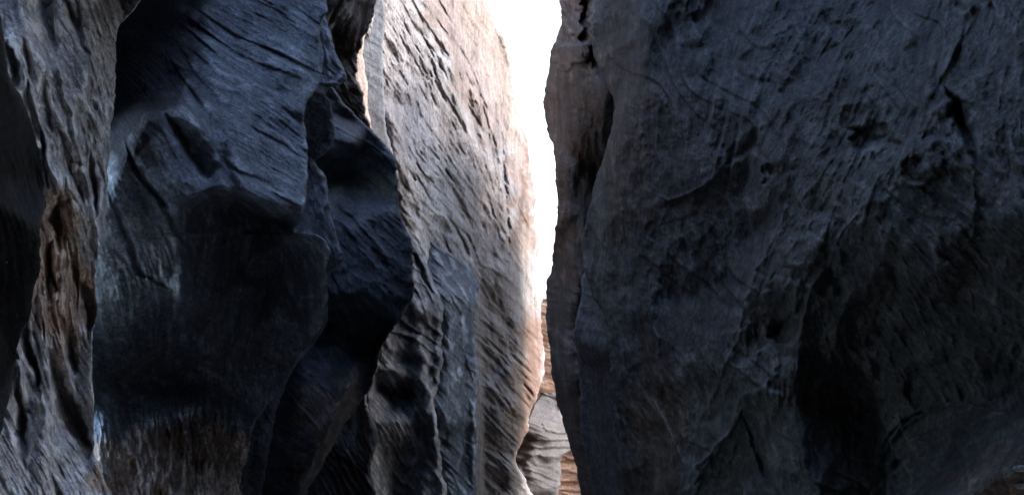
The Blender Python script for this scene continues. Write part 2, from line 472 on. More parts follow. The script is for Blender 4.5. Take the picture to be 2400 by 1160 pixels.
M_rbrown = rock('glow_brown_stone', (0.05, 0.045, 0.042), (0.1, 0.092, 0.09), (0.16, 0.15, 0.148), (1, 1, 0.4), specks=0.02, bump=0.6, stain_or_glow=(1.15, 0.9, 0.72))  # brown tint stands in for the glow beside the sky

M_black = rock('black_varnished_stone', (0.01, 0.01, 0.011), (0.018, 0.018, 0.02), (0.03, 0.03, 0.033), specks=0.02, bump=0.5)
M_stone = rock('pale_stone', (0.2, 0.22, 0.24), (0.3, 0.33, 0.36), (0.4, 0.43, 0.46), (1, 1, 1), scale=6, wear_or_lit=1.0)
M_ledge = rock('tan_grey_ledge', (0.04, 0.03, 0.026), (0.07, 0.055, 0.049), (0.12, 0.097, 0.087), (0.5, 0.5, 1.4), scale=0.6, fine=8, wear_or_lit=1.4)
M_floor = rock('river_sand', (0.07, 0.065, 0.06), (0.12, 0.112, 0.105), (0.18, 0.17, 0.16), (1, 1, 1))
# ------------------------------------------------------------------ setting: canyon floor and the unseen walls added to block light
def slab(name, pts, z0, z1, mat, jitter=0.6, n=60, m=40, seed=3):
    """long rough rock wall along a ground polyline, from z0 to z1, with thickness"""
    P = [Vector((x, y, 0)) for x, y in pts]
    L = [0]
    for a, b in zip(P[:-1], P[1:]): L.append(L[-1]+(b-a).length)
    t = np.linspace(0, L[-1], n)
    xs = np.interp(t, L, [p.x for p in P]); ys = np.interp(t, L, [p.y for p in P])
    dx, dy = np.gradient(xs), np.gradient(ys); l = np.hypot(dx, dy); nx, ny = dy/l, -dx/l
    z = np.linspace(z0, z1, m)
    T, Z = np.meshgrid(t, z)
    off = jitter*(pn(T/2.5, Z/4, seed)*1.2+pn(T/0.9, Z/2, seed+1)*0.5)
    f = np.stack([xs[None]+nx[None]*off, ys[None]+ny[None]*off, Z], -1)
    b = np.stack([np.repeat((xs+nx*4)[None], m, 0), np.repeat((ys+ny*4)[None], m, 0), Z], -1)[:, ::-1]
    return grid_mesh(name, np.concatenate([f, b], 1), mat)

gx, gy = np.meshgrid(np.linspace(-60, 60, 160), np.linspace(-30, 220, 300))
gz = 0.25*pn(gx/3, gy/3, 5)+0.1*pn(gx/0.8, gy/0.8, 6)-0.1
g = grid_mesh('canyon_floor', np.stack([gx, gy, gz], -1), M_floor, closed_cols=False)
g['kind'] = 'structure'

w1 = slab('sky_blocking_wall', [(-4.6, 4.6), (-3.4, 2), (-2.6, -4), (1.0, -9), (3.6, -4), (4.4, 1), (5.2, 4.6)], -0.5, 22, M_mid)  # side walls continued out of view, closed behind to block sky light
tagthing(w1, 'dark rock wall added unseen round behind the viewer to block the sky light', 'rock wall')

w2 = slab('unseen_shade_wall', [(3.1, 31), (3.9, 40), (4.8, 48), (5.6, 54)], -0.5, 21, M_pale, jitter=0.9, n=90, m=50, seed=9)  # added out of view; height set to shade the bright wall's foot
tagthing(w2, 'unseen pale wall added beyond the backlit pillar to shade the foot of the bright wall', 'rock wall')

# ------------------------------------------------------------------ left side, near to far
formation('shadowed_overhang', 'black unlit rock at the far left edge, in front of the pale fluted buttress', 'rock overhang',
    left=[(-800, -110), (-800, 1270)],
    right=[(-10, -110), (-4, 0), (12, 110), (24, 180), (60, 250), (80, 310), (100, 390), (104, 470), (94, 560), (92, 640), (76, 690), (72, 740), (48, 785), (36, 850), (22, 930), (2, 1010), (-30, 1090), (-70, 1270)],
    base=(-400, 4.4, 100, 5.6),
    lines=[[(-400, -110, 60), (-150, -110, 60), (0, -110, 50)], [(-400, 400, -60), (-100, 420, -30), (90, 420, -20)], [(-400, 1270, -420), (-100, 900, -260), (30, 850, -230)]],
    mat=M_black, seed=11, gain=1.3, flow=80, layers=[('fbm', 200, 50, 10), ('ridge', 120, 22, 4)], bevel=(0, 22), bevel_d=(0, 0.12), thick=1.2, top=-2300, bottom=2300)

formation('fluted_buttress', 'pale grey fluted buttress with long dark pits, left of the big dark prow', 'rock buttress',
    left=[(-160, -110), (-160, 1270)],
    right=[(400, -110), (345, -30), (318, 20), (296, 45), (275, 70), (271, 130), (270, 200), (259, 330), (252, 440), (245, 540), (232, 600), (222, 650), (228, 720), (218, 780), (215, 860), (220, 940), (222, 1060), (240, 1110), (265, 1170), (300, 1270)],
    base=(0, 6.6, 260, 7.5),
    lines=[[(-160, -110, -230), (0, -110, -230), (150, -110, -220), (330, -110, -280)],
           [(40, -110, -100), (60, 100, -20), (140, 330, 20), (175, 480, 30), (160, 620, 25), (130, 760, 20), (110, 900, 60), (90, 1270, 220)],
           [(110, -110, -250), (112, 100, -85), (120, 150, -30)],
           [(-160, 500, -30), (90, 420, 0)], [(272, 130, -70), (262, 330, -30), (248, 540, -20), (222, 660, -10), (215, 860, 0), (222, 1060, 70), (300, 1270, 190)],
           [(210, 160, -25), (205, 330, 0), (215, 450, -10)], [(130, 780, 10), (190, 850, -30), (205, 980, 10)], [(120, 860, 30), (150, 940, -10), (205, 1050, 50)],
           [(-160, 900, -30), (0, 880, 10), (60, 1000, 60), (0, 1100, 120), (-160, 1270, 210)]],
    mat=M_ridge, seed=12, gain=1.3, flow=[(60, 100, 66), (180, 300, 70), (240, 500, 80), (140, 650, 92), (130, 820, 80), (60, 1050, 62), (180, 1100, 60), (200, 850, 62)],
    layers=[('facet', 190, 60, 26), ('facet', 90, 26, 9), ('pit', 260, 26, 24), ('ridge', 300, 46, 22), ('flute', 170, 24, 7), ('scale', 240, 60, 6), ('ridge', 80, 10, 4.5), ('pit', 70, 11, 9), ('fbm', 14, 8, 3),
            ('flute', 150, 26, 18, [(120, 800, 120, 200)])],
    feats=[('groove', 16, 70, [(100, -60), (112, 40), (124, 100)]), ('groove', 12, 40, [(58, 120), (64, 190)]), ('groove', 12, 40, [(110, 200), (116, 270)]),
           ('groove', 13, 42, [(208, 200), (222, 250)]), ('groove', 12, 40, [(150, 440), (140, 500), (150, 560)]),
           ('groove', 14, 50, [(150, 340), (178, 430)]), ('groove', 15, 50, [(95, 640), (118, 690)]),
           ('groove', 20, 110, [(185, 640), (205, 700), (212, 770)]), ('groove', 9, 90, [(62, 760), (72, 830), (84, 900)]),
           ('groove', 26, 120, [(120, 850), (150, 930), (190, 1010), (212, 1080)]), ('groove', 10, 90, [(45, 900), (52, 980), (60, 1060)]), ('groove', 12, 80, [(150, 760), (165, 820), (175, 860)]),
           ('groove', 11, 70, [(22, 120), (34, 180)]), ('groove', 10, 60, [(160, 20), (190, 80), (205, 110)]), ('groove', 8, 60, [(95, 330), (104, 400)]),
           ('groove', 10, 80, [(135, 470), (128, 520), (140, 570)]), ('groove', 8, 70, [(215, 390), (225, 470)]), ('groove', 9, 90, [(120, 580), (110, 620), (122, 660)]),
           ('ridge', 9, 50, [(130, 780), (160, 870), (205, 990), (222, 1060)]), ('ridge', 9, 50, [(40, 780), (46, 860), (60, 960)]), ('ridge', 8, 40, [(95, 690), (102, 800), (112, 900), (130, 1000)]),
           ('ridge', 8, 40, [(20, 60), (80, 230), (110, 380), (150, 470)]), ('ridge', 8, 34, [(120, 110), (160, 250), (190, 380), (235, 560)]), ('ridge', 7, 26, [(245, 380), (224, 600), (226, 720), (212, 860), (220, 1060)])],
    bevel=(10, 7), bevel_d=(0.2, 0.16), thick=1.6, jag=2.5, tint=[(140, 640, 70, 200), (250, 1120, 40, 60)], top=-1700, bottom=2300)

formation('overhanging_prow', 'huge dark angular prow with a blue lit slab above a black undercut', 'rock prow',
    left=[(100, -110), (100, 1270)],
    right=[(762, -110), (762, 0), (766, 28), (752, 60), (756, 120), (754, 180), (745, 205), (718, 245), (712, 275), (718, 310), (720, 400), (716, 465), (704, 520), (694, 545), (740, 549), (762, 565), (766, 640), (768, 720), (758, 760), (728, 800), (690, 860), (650, 920), (612, 970), (592, 1000), (582, 1060), (565, 1110), (558, 1160), (550, 1270)],
    base=(250, 9.2, 760, 11.4),
    lines=[[(480, -110, -400), (600, -110, -420), (762, -110, -440)],
           [(500, 140, -200), (478, 222, -110), (515, 340, 40), (560, 435, 110), (620, 474, 130), (704, 490, 120)],
           [(762, 60, -290), (752, 190, -200), (716, 290, -90), (718, 400, 30), (704, 490, 120)],
           [(520, 165, -165), (620, 230, -90), (712, 270, -60)],
           [(250, -110, 300), (380, -110, 280), (440, -110, 120)], [(250, -50, 330), (380, -50, 300), (430, -60, 100)], [(250, -25, -140), (380, -25, -200), (440, -30, -300)], [(270, 100, -220), (370, 80, -270), (430, 60, -300)], [(262, 270, -170), (330, 230, -190), (400, 190, -220), (450, 160, -240)], [(350, 258, -90), (440, 225, -140)],  # top rows: overhang added out of view to shade the cleft
           [(470, -110, -400), (485, 60, -290), (500, 140, -200)],
           [(345, 270, 10), (420, 262, 30), (470, 300, 45), (530, 400, 60), (560, 440, 100)],
           [(385, 262, -30), (430, 330, -45), (480, 420, -30)], [(390, 290, 10), (440, 370, 30), (480, 440, 60)],
           [(258, 400, -60), (300, 365, -10), (345, 285, 10)], [(258, 480, -10), (255, 600, -110), (235, 760, -230)], [(340, 520, -10), (360, 640, -90)],
           [(430, 480, 70), (500, 445, 95), (560, 455, 105), (620, 490, 110), (690, 500, 105)],
           [(430, 480, 70), (430, 600, -10), (430, 692, -50)],
           [(452, 505, -110), (505, 466, -200), (560, 472, -260), (620, 506, -260), (668, 520, -200)], [(470, 600, -130), (480, 700, -170)], [(560, 620, -340), (620, 660, -370)],
           [(430, 692, -50), (380, 668, -110)],
           [(430, 740, -190), (300, 780, -220)],
           [(672, 556, 40), (694, 552, 60), (740, 552, 90), (762, 570, 120), (766, 720, 60)], [(740, 562, 50), (740, 720, 10)], [(665, 580, -150), (665, 700, -260), (580, 800, -340), (500, 880, -340)],
           [(758, 770, -60), (690, 870, -260), (600, 990, -240)], [(740, 700, -60), (700, 800, -250)],
           [(300, 900, -340), (400, 900, -420), (230, 900, -300)],
           [(230, 1270, 90), (400, 1270, 50), (560, 1270, -10)], [(230, 960, -150), (300, 1040, -130), (370, 980, -190), (440, 1060, -170), (510, 960, -220), (572, 1040, -190)]],
    mat=M_slate, seed=13, gain=1.6, flow=[(600, 250, 27), (620, 60, 30), (520, 330, 32), (690, 430, 30), (420, 350, 55), (320, 500, 60), (560, 640, 105), (450, 800, 95), (350, 1050, 84), (520, 1080, 94), (300, 1150, 78), (450, 1180, 88), (260, 1000, 80)],
    layers=[('facet', 230, 120, 16, None, 60), ('facet', 120, 46, 10, None, 35), ('facet', 44, 20, 4, None, 35), ('scale', 330, 46, 9, [(600, 220, 200, 330)]), ('ridge', 120, 16, 4, [(600, 220, 260, 360)]), ('fbm', 260, 90, 16), ('ridge', 60, 9, 3.4), ('fbm', 14, 9, 3), ('ridge', 25, 5, 1.2),
            ('scale', 200, 70, 5, [(330, 480, 140, 250)]), ('flute', 200, 40, 12, [(560, 700, 260, 240)]),
            ('ridge', 130, 40, 46, [(400, 1100, 280, 150)]), ('ridge', 40, 13, 12, [(400, 1090, 270, 170)]), ('fbm', 34, 20, 16, [(400, 1090, 280, 180)]), ('fbm', 13, 9, 6, [(400, 1090, 280, 180)]), ('fbm', 120, 46, 44, [(400, 1090, 280, 190)]), ('veins', 120, 14, 0.6, [(400, 1090, 270, 150)])],
    feats=[('step', 3, 22, [(480, 175), (545, 205), (600, 195), (660, 225), (700, 262)], 70), ('step', 3, 20, [(505, 160), (570, 185), (640, 240), (712, 300)], 60),
           ('step', 3, 18, [(560, 90), (640, 130), (720, 170), (750, 200)], 50), ('step', 3, 16, [(610, 60), (690, 110), (745, 150)], 40),
           ('step', 3, 18, [(470, 120), (540, 160), (610, 200)], 50), ('step', 3, 18, [(650, 0), (720, 40), (755, 90)], 40),
           ('groove', 7, 22, [(605, 310), (650, 335), (700, 365)]), ('groove', 7, 22, [(590, 415), (640, 440)]),
           ('groove', 8, 34, [(298, 345), (320, 400), (380, 480), (432, 570)]), ('groove', 7, 26, [(268, 480), (300, 560), (330, 640), (385, 672)]),
            ('groove', 9, 34, [(390, 275), (420, 305), (445, 350)]),
           ('vein_or_lit', 8, 14, [(716, 290), (718, 350), (719, 400), (715, 465), (702, 520)]), ('vein_or_lit', 8, 16, [(762, 565), (765, 640), (767, 720), (757, 762)]), ('vein_or_lit', 3, 8, [(694, 547), (740, 551), (762, 567)]), ('vein_or_lit', 3, 7, [(430, 480), (432, 560), (436, 640)]), ('vein_or_lit', 3, 6, [(345, 264), (400, 262), (450, 290), (500, 350), (540, 410)]), ('groove', 20, 50, [(450, 225), (480, 290), (520, 370), (550, 440)])],  # pale edge strips paint the prow's sunlit right rims
    bevel=(30, 9), bevel_d=(0.4, 0.22), thick=3.0, jag=2.2, top=-1500, bottom=2000, tint=[(420, 1170, 260, 190)], cleft_shade=[(350, 110, 120, 210, 12), (285, 300, 50, 110)])  # dark patches paint shade into the upper left cleft

formation('stepped_fin', 'narrow stepped fin with lit rims painted pale, just behind the big dark prow', 'rock fin',
    left=[(560, -110), (560, 1270)],
    right=[(762, -110), (764, 40), (776, 85), (790, 130), (806, 165), (812, 183), (795, 200), (776, 205), (777, 245), (784, 290), (786, 322), (772, 345), (760, 362), (742, 374), (762, 415), (774, 490), (788, 550), (803, 598), (797, 622), (776, 640), (770, 700), (764, 760), (740, 800), (690, 860), (640, 1000), (600, 1270)],
    base=(600, 13, 800, 14.5),
    lines=[[(560, -110, -100), (764, 40, -60), (806, 180, 20)], [(700, 205, 70), (776, 210, 60), (786, 300, -10), (742, 370, -50)], [(700, 370, -90), (742, 382, -20), (760, 430, 0), (774, 520, 40), (800, 600, 80)],
           [(650, 700, 0), (770, 690, 0)], [(560, 1270, -200), (640, 1000, -120)], [(755, 80, -20), (775, 200, 30)], [(700, 600, 40), (770, 640, 30)]],
    mat=M_slate, seed=14, flow=[(780, 130, 60), (750, 500, 70), (780, 190, 20)], layers=[('facet', 90, 34, 18), ('facet', 40, 18, 7), ('ridge', 120, 18, 8), ('scale', 150, 34, 8), ('ridge', 50, 8, 4), ('fbm', 14, 9, 3)], feats=[('vein_or_lit', 8, 12, [(740, 380), (760, 415), (772, 490), (786, 550), (800, 600)]), ('vein_or_lit', 4, 10, [(755, 70), (765, 130), (775, 200), (780, 300)]), ('vein_or_lit', 4, 8, [(790, 130), (806, 170), (790, 195)])],  # pale strips put the fin's bright lit edges into the colour
    bevel=(10, 12), bevel_d=(0.2, 0.3), thick=2.5, jag=2.0, top=-700, bottom=2000)

formation('slanting_rib', 'long dark blue rib slanting down left, its lower slab edged with a brown crest whose lit rim is painted pale', 'rock rib',
    left=[(380, -110), (380, 1270)],
    right=[(690, -110), (735, 60), (768, 185), (800, 235), (832, 268), (868, 303), (905, 343), (924, 368), (932, 420), (936, 490), (954, 540), (964, 560), (967, 620), (968, 690), (944, 738), (905, 795), (884, 850), (872, 900), (832, 960), (800, 1010), (762, 1080), (722, 1150), (690, 1270)],
    base=(600, 15.5, 960, 19),
    lines=[[(690, -110, -260), (768, 200, -80), (860, 310, -110), (924, 372, -60), (936, 490, 0), (964, 570, 40), (968, 690, 80), (944, 738, 70)],
           [(700, 250, -120), (775, 262, -80), (835, 330, 10), (826, 350, 20), (775, 335, 10)], [(775, 360, -180), (780, 440, -220), (825, 430, -200), (840, 365, -150)],
           [(780, 470, -20), (850, 500, 10), (920, 520, 20)], [(790, 700, 90), (860, 690, 100), (940, 745, 90)], [(860, 720, 20), (880, 800, -60), (840, 830, -60)],
           [(600, 720, -170), (700, 770, -100), (790, 740, -50)], [(840, 830, 50), (822, 900, 90), (772, 1000, 130), (735, 1080, 120), (700, 1160, 100)],
           [(860, 840, -40), (845, 910, -60), (800, 1000, -60), (740, 1110, -70)], [(600, 900, 120), (700, 900, 105), (780, 870, 80)],
           [(590, 1020, 140), (650, 1050, 150), (740, 1010, 145)], [(600, 1080, 60), (680, 1090, 70)], [(560, 1270, -80), (690, 1270, -80)]],
    mat=M_mid, seed=15, gain=1.4, flow=[(870, 560, 45), (800, 300, 30), (700, 900, 35), (780, 950, 60), (680, 1060, 20), (830, 800, 60)],
    layers=[('facet', 150, 90, 18, None, 50), ('facet', 70, 40, 9, None, 40), ('facet', 34, 18, 5, None, 40), ('fbm', 160, 60, 10), ('scale', 200, 44, 7), ('ridge', 90, 14, 5), ('ridge', 36, 7, 2.6), ('fbm', 14, 9, 3)],
    feats=[('ridge', 4, 9, [(690, 830), (740, 890), (790, 930)]), ('ridge', 4, 10, [(650, 890), (710, 960), (750, 1010)]), ('groove', 3, 8, [(760, 790), (820, 830)]), ('vein_or_lit', 6, 14, [(838, 840), (820, 900), (775, 1000), (735, 1080), (704, 1160)]), ('vein_or_lit', 3, 6, [(700, 850), (750, 900), (788, 950)]), ('vein_or_lit', 3, 6, [(680, 880), (730, 940), (765, 1000)]), ('vein_or_lit', 3, 5, [(765, 270), (800, 290), (835, 332), (828, 370)]),  # pale strip along the crest paints its lit rim
           ('ridge', 10, 26, [(840, 830), (822, 900), (772, 1000), (735, 1080), (700, 1160)]), ('groove', 8, 24, [(880, 590), (900, 620)]), ('step', 4, 20, [(800, 300), (860, 330), (925, 375)], 60)],
    bevel=(10, 10), bevel_d=(0.2, 0.35), tint=[(775, 1000, 26, 170, 22), (735, 950, 60, 60)], thick=3.0, jag=2.2, top=-900, bottom=1700)

formation('brown_crag', 'small brown knobbly crag hanging at the top between the dark prow and the pale wall', 'rock crag',
    left=[(640, -110), (640, 1270)],
    right=[(890, -110), (882, 0), (872, 50), (852, 105), (838, 140), (836, 180), (845, 215), (856, 262), (868, 310), (855, 420), (780, 800), (700, 1270)],
    base=(640, 19.5, 880, 21),
    lines=[[(640, -110, -60), (780, -110, -60), (885, -110, -40)], [(780, 60, -60), (800, 130, -110), (840, 120, -60)], [(770, 170, 0), (800, 200, 20), (845, 215, 10)], [(820, 20, 10), (830, 90, 10), (805, 110, -80)], [(880, 1270, -100), (640, 1270, -100)]],
    mat=M_brown, seed=16, flow=[(800, 40, 105), (820, 200, 60)], layers=[('ridge', 90, 24, 22), ('fbm', 50, 30, 14), ('flute', 40, 12, 7), ('ridge', 20, 7, 3)],
    bevel=(10, 8), bevel_d=(0.3, 0.3), thick=2.0, jag=4, top=-400, bottom=1600)

formation('sunlit_sliver', 'thin pale pink sliver of rock beside the brown crag', 'rock sliver',
    left=[(700, -110), (700, 1270)],
    right=[(872, -110), (870, 0), (852, 100), (850, 130), (858, 180), (862, 230), (868, 280), (872, 330), (865, 420), (800, 800), (750, 1270)],
    base=(700, 23.5, 880, 26), lines=[[(700, -110, 0), (870, -110, -60)], [(700, 1270, 0), (885, 1270, -60)], [(820, 150, 30), (830, 400, 30)]],
    mat=M_pink, seed=17, flow=70, layers=[('ridge', 70, 14, 6)], bevel=(0, 34), bevel_d=(0, 1.2), thick=2.0, top=-300, bottom=1500)

formation('smooth_slab', 'plain grey blue upright slab against the bright pitted wall', 'rock slab',
    left=[(740, -110), (740, 1270)],
    right=[(897, -110), (899, 0), (904, 35), (897, 100), (901, 200), (904, 300), (918, 350), (928, 380), (925, 480), (850, 760), (800, 1270)],
    base=(740, 26, 930, 28.5), lines=[[(740, -110, -60), (899, -110, -60)], [(740, 400, 60), (930, 400, 40)], [(740, 1270, 0), (940, 1270, 0)]],
    mat=M_slab, seed=18, flow=[(880, 100, 30), (890, 300, 45)], layers=[('ridge', 120, 22, 3), ('fbm', 200, 60, 10)], bevel=(0, 5), bevel_d=(0, 0.3), thick=2.0, top=-300, bottom=1500)

formation('foot_rib', 'low dark rib with a pale ragged crest, between slanting rib and bright wall', 'rock rib',
    left=[(500, -110), (500, 1270)],
    right=[(600, -110), (700, 400), (860, 760), (888, 850), (878, 880), (866, 905), (862, 950), (876, 985), (884, 1010), (876, 1060), (872, 1110), (880, 1160), (890, 1270)],
    base=(600, 22, 880, 24),
    lines=[[(600, -110, -100), (700, 400, -80)], [(870, 860, 0), (852, 920, 60), (860, 960, 70), (856, 1060, 80), (850, 1270, 110)], [(830, 900, -60), (820, 1000, -60)], [(760, 1100, -60), (820, 1060, 10), (835, 1270, 60)], [(700, 1270, -20), (700, 1000, -100)]],
    mat=M_foot, seed=25, flow=[(850, 1000, 80), (800, 1120, 55)], layers=[('ridge', 90, 16, 14), ('flute', 60, 14, 7), ('ridge', 30, 6, 2)], bevel=(0, 12), bevel_d=(0, 0.5), thick=2.5, jag=3.5, top=-120, bottom=1500)

formation('bright_foot', 'nearest flute at the bright wall foot, white at its top, dark blue below', 'rock flute',
    left=[(700, -110), (700, 1270)],
    right=[(760, -110), (880, 400), (950, 525), (972, 560), (990, 600), (1010, 640), (1030, 690), (1040, 740), (1036, 770), (1034, 850), (1026, 905), (1018, 945), (1026, 990), (1034, 1060), (1036, 1110), (1050, 1160), (1062, 1270)],
    base=(860, 26.5, 1040, 29),
    lines=[[(760, -110, -100), (880, 400, -60), (965, 560, -60), (1020, 690, -20), (1038, 745, 30)], [(960, 700, 20), (1000, 730, 50), (1038, 748, 45)], [(960, 760, 0), (1020, 775, 0)],
           [(985, 735, 40), (985, 850, 30), (1000, 930, 60), (1020, 1010, 80), (1030, 1100, 90), (1042, 1270, 90)], [(970, 740, -10), (955, 850, -10), (985, 940, 10)], [(1022, 800, 10), (1015, 900, 10)],
           [(890, 870, 40), (930, 868, 50), (985, 895, 30)], [(880, 900, -70), (960, 925, -80)], [(890, 990, 30), (960, 985, 40), (990, 1010, 10)], [(900, 1050, -30), (970, 1060, -40)], [(870, 860, 40), (866, 1000, 50), (870, 1270, 70)], [(920, 1270, -60), (1000, 1270, 0)]],
    mat=M_foot, seed=26, flow=[(1000, 650, 55), (960, 820, 40), (1000, 1000, 65), (900, 950, 50), (910, 1100, 60)], layers=[('facet', 110, 40, 18), ('facet', 46, 20, 7), ('scale', 160, 36, 8), ('ridge', 90, 14, 6), ('ridge', 40, 7, 2.5), ('fbm', 90, 50, 10)],
    feats=[('vein_or_lit', 9, 14, [(1034, 740), (1028, 850), (1018, 940), (1028, 1050), (1042, 1160)]), ('vein_or_lit', 12, 10, [(975, 700), (985, 800), (1000, 930), (1020, 1010)]), ('vein_or_lit', 6, 8, [(872, 860), (866, 930), (872, 1000)]), ('groove', 7, 30, [(975, 610), (1000, 660)]), ('groove', 7, 30, [(990, 580), (1020, 650)])], bevel=(0, 12), bevel_d=(0, 0.9), thick=3.0, jag=3.0, top=-120, bottom=1500, smooth_r=2)  # pale strips colour the flute's right rim as if lit

formation('middle_foot', 'middle flute at the foot of the bright wall, with a thin straight bright edge', 'rock flute',
    left=[(800, -110), (800, 1270)],
    right=[(850, -110), (930, 430), (975, 520), (1020, 572), (1075, 606), (1112, 640), (1124, 670), (1119, 700), (1112, 740), (1113, 790), (1120, 850), (1122, 900), (1119, 960), (1117, 1040), (1116, 1160), (1114, 1270)],
    base=(1000, 31, 1120, 34),
    lines=[[(850, -110, -260), (930, 430, -200), (1020, 572, -190), (1112, 640, -120)], [(1045, 690, 30), (1075, 690, 60), (1118, 720, 40)], [(1050, 820, 30), (1060, 1000, 30), (1060, 1100, 10), (1060, 1270, 0)], [(1095, 780, 50), (1108, 850, 70), (1112, 960, 70), (1110, 1270, 80)], [(1045, 990, 50), (1100, 985, 60)], [(1050, 1010, 0), (1095, 1020, 10)]],
    mat=M_foot, seed=27, flow=52, layers=[('facet', 110, 40, 16), ('facet', 46, 20, 6), ('scale', 140, 34, 7), ('ridge', 90, 14, 5), ('ridge', 40, 7, 2.2), ('fbm', 90, 50, 10)],
    feats=[('vein_or_lit', 7, 12, [(1116, 680), (1110, 750), (1112, 800), (1118, 870), (1117, 960), (1113, 1160)]), ('vein_or_lit', 8, 8, [(1080, 720), (1100, 800), (1112, 870)])], bevel=(0, 10), bevel_d=(0, 0.9), thick=3.0, jag=2.0, top=-120, bottom=1500, smooth_r=2)  # bright lit edge of this flute is painted pale

formation('pitted_wall', 'tall bright pinkish wall, pitted above and fluted at its foot, left of the white sky', 'rock wall',
    left=[(780, -110), (780, 1270)],
    right=[(1120, -110), (1142, 0), (1160, 50), (1186, 95), (1196, 150), (1201, 205), (1213, 270), (1234, 335), (1246, 400), (1255, 480), (1261, 560), (1266, 640), (1271, 710), (1268, 760), (1275, 815), (1272, 880), (1255, 935), (1243, 960), (1240, 1000), (1225, 1030), (1210, 1080), (1235, 1130), (1250, 1160), (1270, 1270)],
    base=(900, 29, 1270, 62),
    lines=[[(780, -110, -60), (900, -110, -60), (1010, -110, -40), (1120, -110, -70)], [(1142, 0, -60), (1201, 205, -40), (1246, 400, -20), (1261, 560, 0), (1271, 710, 10)],
           [(900, 200, 0), (940, 420, 30), (965, 560, 40)], [(1000, 60, -20), (1020, 300, 0), (1060, 500, 20)], [(1100, 200, -10), (1160, 430, 0), (1200, 560, 10)],
           [(1080, 600, 60), (1120, 590, 40), (1115, 640, 30)],
           [(965, 640, 60), (985, 730, 80), (980, 850, 60), (1005, 960, 90), (1030, 1100, 110), (1040, 1270, 100)],
           [(1040, 660, 130), (1034, 740, 160), (1030, 860, 150), (1018, 930, 160), (1030, 1060, 190), (1038, 1160, 200), (1042, 1270, 200)],
           [(1048, 660, 20), (1044, 860, 0), (1034, 960, 0), (1046, 1270, 0)],
           [(1100, 640, 110), (1118, 720, 150), (1112, 800, 160), (1120, 900, 180), (1120, 1040, 200), (1118, 1270, 220)],
           [(1132, 720, 0), (1128, 900, -40), (1128, 1270, -40)], [(1080, 800, 60), (1080, 1100, 60)], [(1060, 700, 60), (1052, 900, 40)],
           [(1200, 730, 80), (1225, 830, 140), (1240, 870, 150)], [(1160, 900, 60), (1200, 980, 120), (1205, 1060, 160), (1215, 1110, 170), (1250, 1160, 180), (1270, 1270, 180)],
           [(1170, 1000, 40), (1180, 1160, 60)],
           [(900, 860, 60), (940, 870, 60), (985, 900, 40)], [(890, 880, -60), (960, 920, -60)], [(900, 980, 30), (980, 1000, 30)], [(880, 850, 30), (870, 1000, 40), (880, 1160, 80)], [(900, 1160, 20), (990, 1160, -20)]],
    mat=M_pale, seed=19, flow=[(950, 300, 66), (1000, 100, 66), (1100, 200, 68), (1180, 400, 75), (1050, 500, 52), (1150, 620, 52), (1000, 700, 60), (960, 850, 45), (1080, 850, 50), (1160, 800, 48), (1170, 1000, 40), (1020, 1050, 70), (1090, 640, 58)],
    layers=[('pit', 44, 9, 24, [(960, 300, 110, 330)]), ('pit', 110, 13, 18), ('facet', 160, 60, 34), ('facet', 60, 26, 12), ('flute', 300, 60, 30, [(1120, 850, 260, 330)], 80), ('ridge', 240, 44, 26), ('ridge', 110, 18, 12), ('fbm', 60, 36, 14), ('ridge', 50, 8, 6), ('fbm', 12, 7, 4.5), ('fbm', 160, 60, 14), ('scale', 160, 40, 9, [(1080, 820, 260, 300)]), ('ridge', 25, 5, 1.5)],
    feats=[('groove', 9, 40, [(968, 60), (990, 85), (1000, 105)]), ('step', 4, 34, [(1045, 60), (1068, 170), (1095, 300), (1110, 330)], 40), ('groove', 12, 40, [(1100, 225), (1112, 300)]),
           ('groove', 8, 40, [(955, 470), (975, 500)]), ('groove', 5, 26, [(1050, 515), (1075, 550)]), ('groove', 4, 24, [(1165, 520), (1210, 600)]), ('groove', 4, 26, [(1180, 360), (1190, 520)]),
           ('groove', 5, 20, [(1085, 560), (1100, 620)])],
    bevel=(0, 14), bevel_d=(0, 1.0), thick=6.0, jag=2.5, top=-160, bottom=1500, smooth_r=2, rust=[(1250, 850, 26, 130), (1222, 990, 20, 90), (1238, 330, 12, 50), (1232, 470, 10, 70)], tint=[(1100, 60, 90, 330, -20), (1225, 450, 30, 190), (1245, 860, 28, 120), (1215, 960, 20, 80)])

# ------------------------------------------------------------------ far end of the slot
formation('layered_cliff', 'distant orange layered cliff low in the gap under the white sky', 'cliff',
    left=[(1150, 700), (1150, 1270)], right=[(1420, 700), (1430, 1270)], base=(1150, 78, 1420, 84),
    lines=[[(1150, 700, 0), (1275, 700, 0), (1420, 700, 0)], [(1150, 790, 20), (1420, 790, 20)], [(1150, 800, -10), (1420, 800, -10)], [(1150, 1270, 80), (1420, 1270, 80)], [(1255, 900, 30), (1300, 920, 20)]],
    mat=M_orange, seed=20, flow=8, layers=[('scale', 260, 34, 12), ('ridge', 90, 14, 6), ('fbm', 60, 40, 10)], bevel=(0, 0), thick=10, v0=706, v1=1270, top=700, bottom=1500)

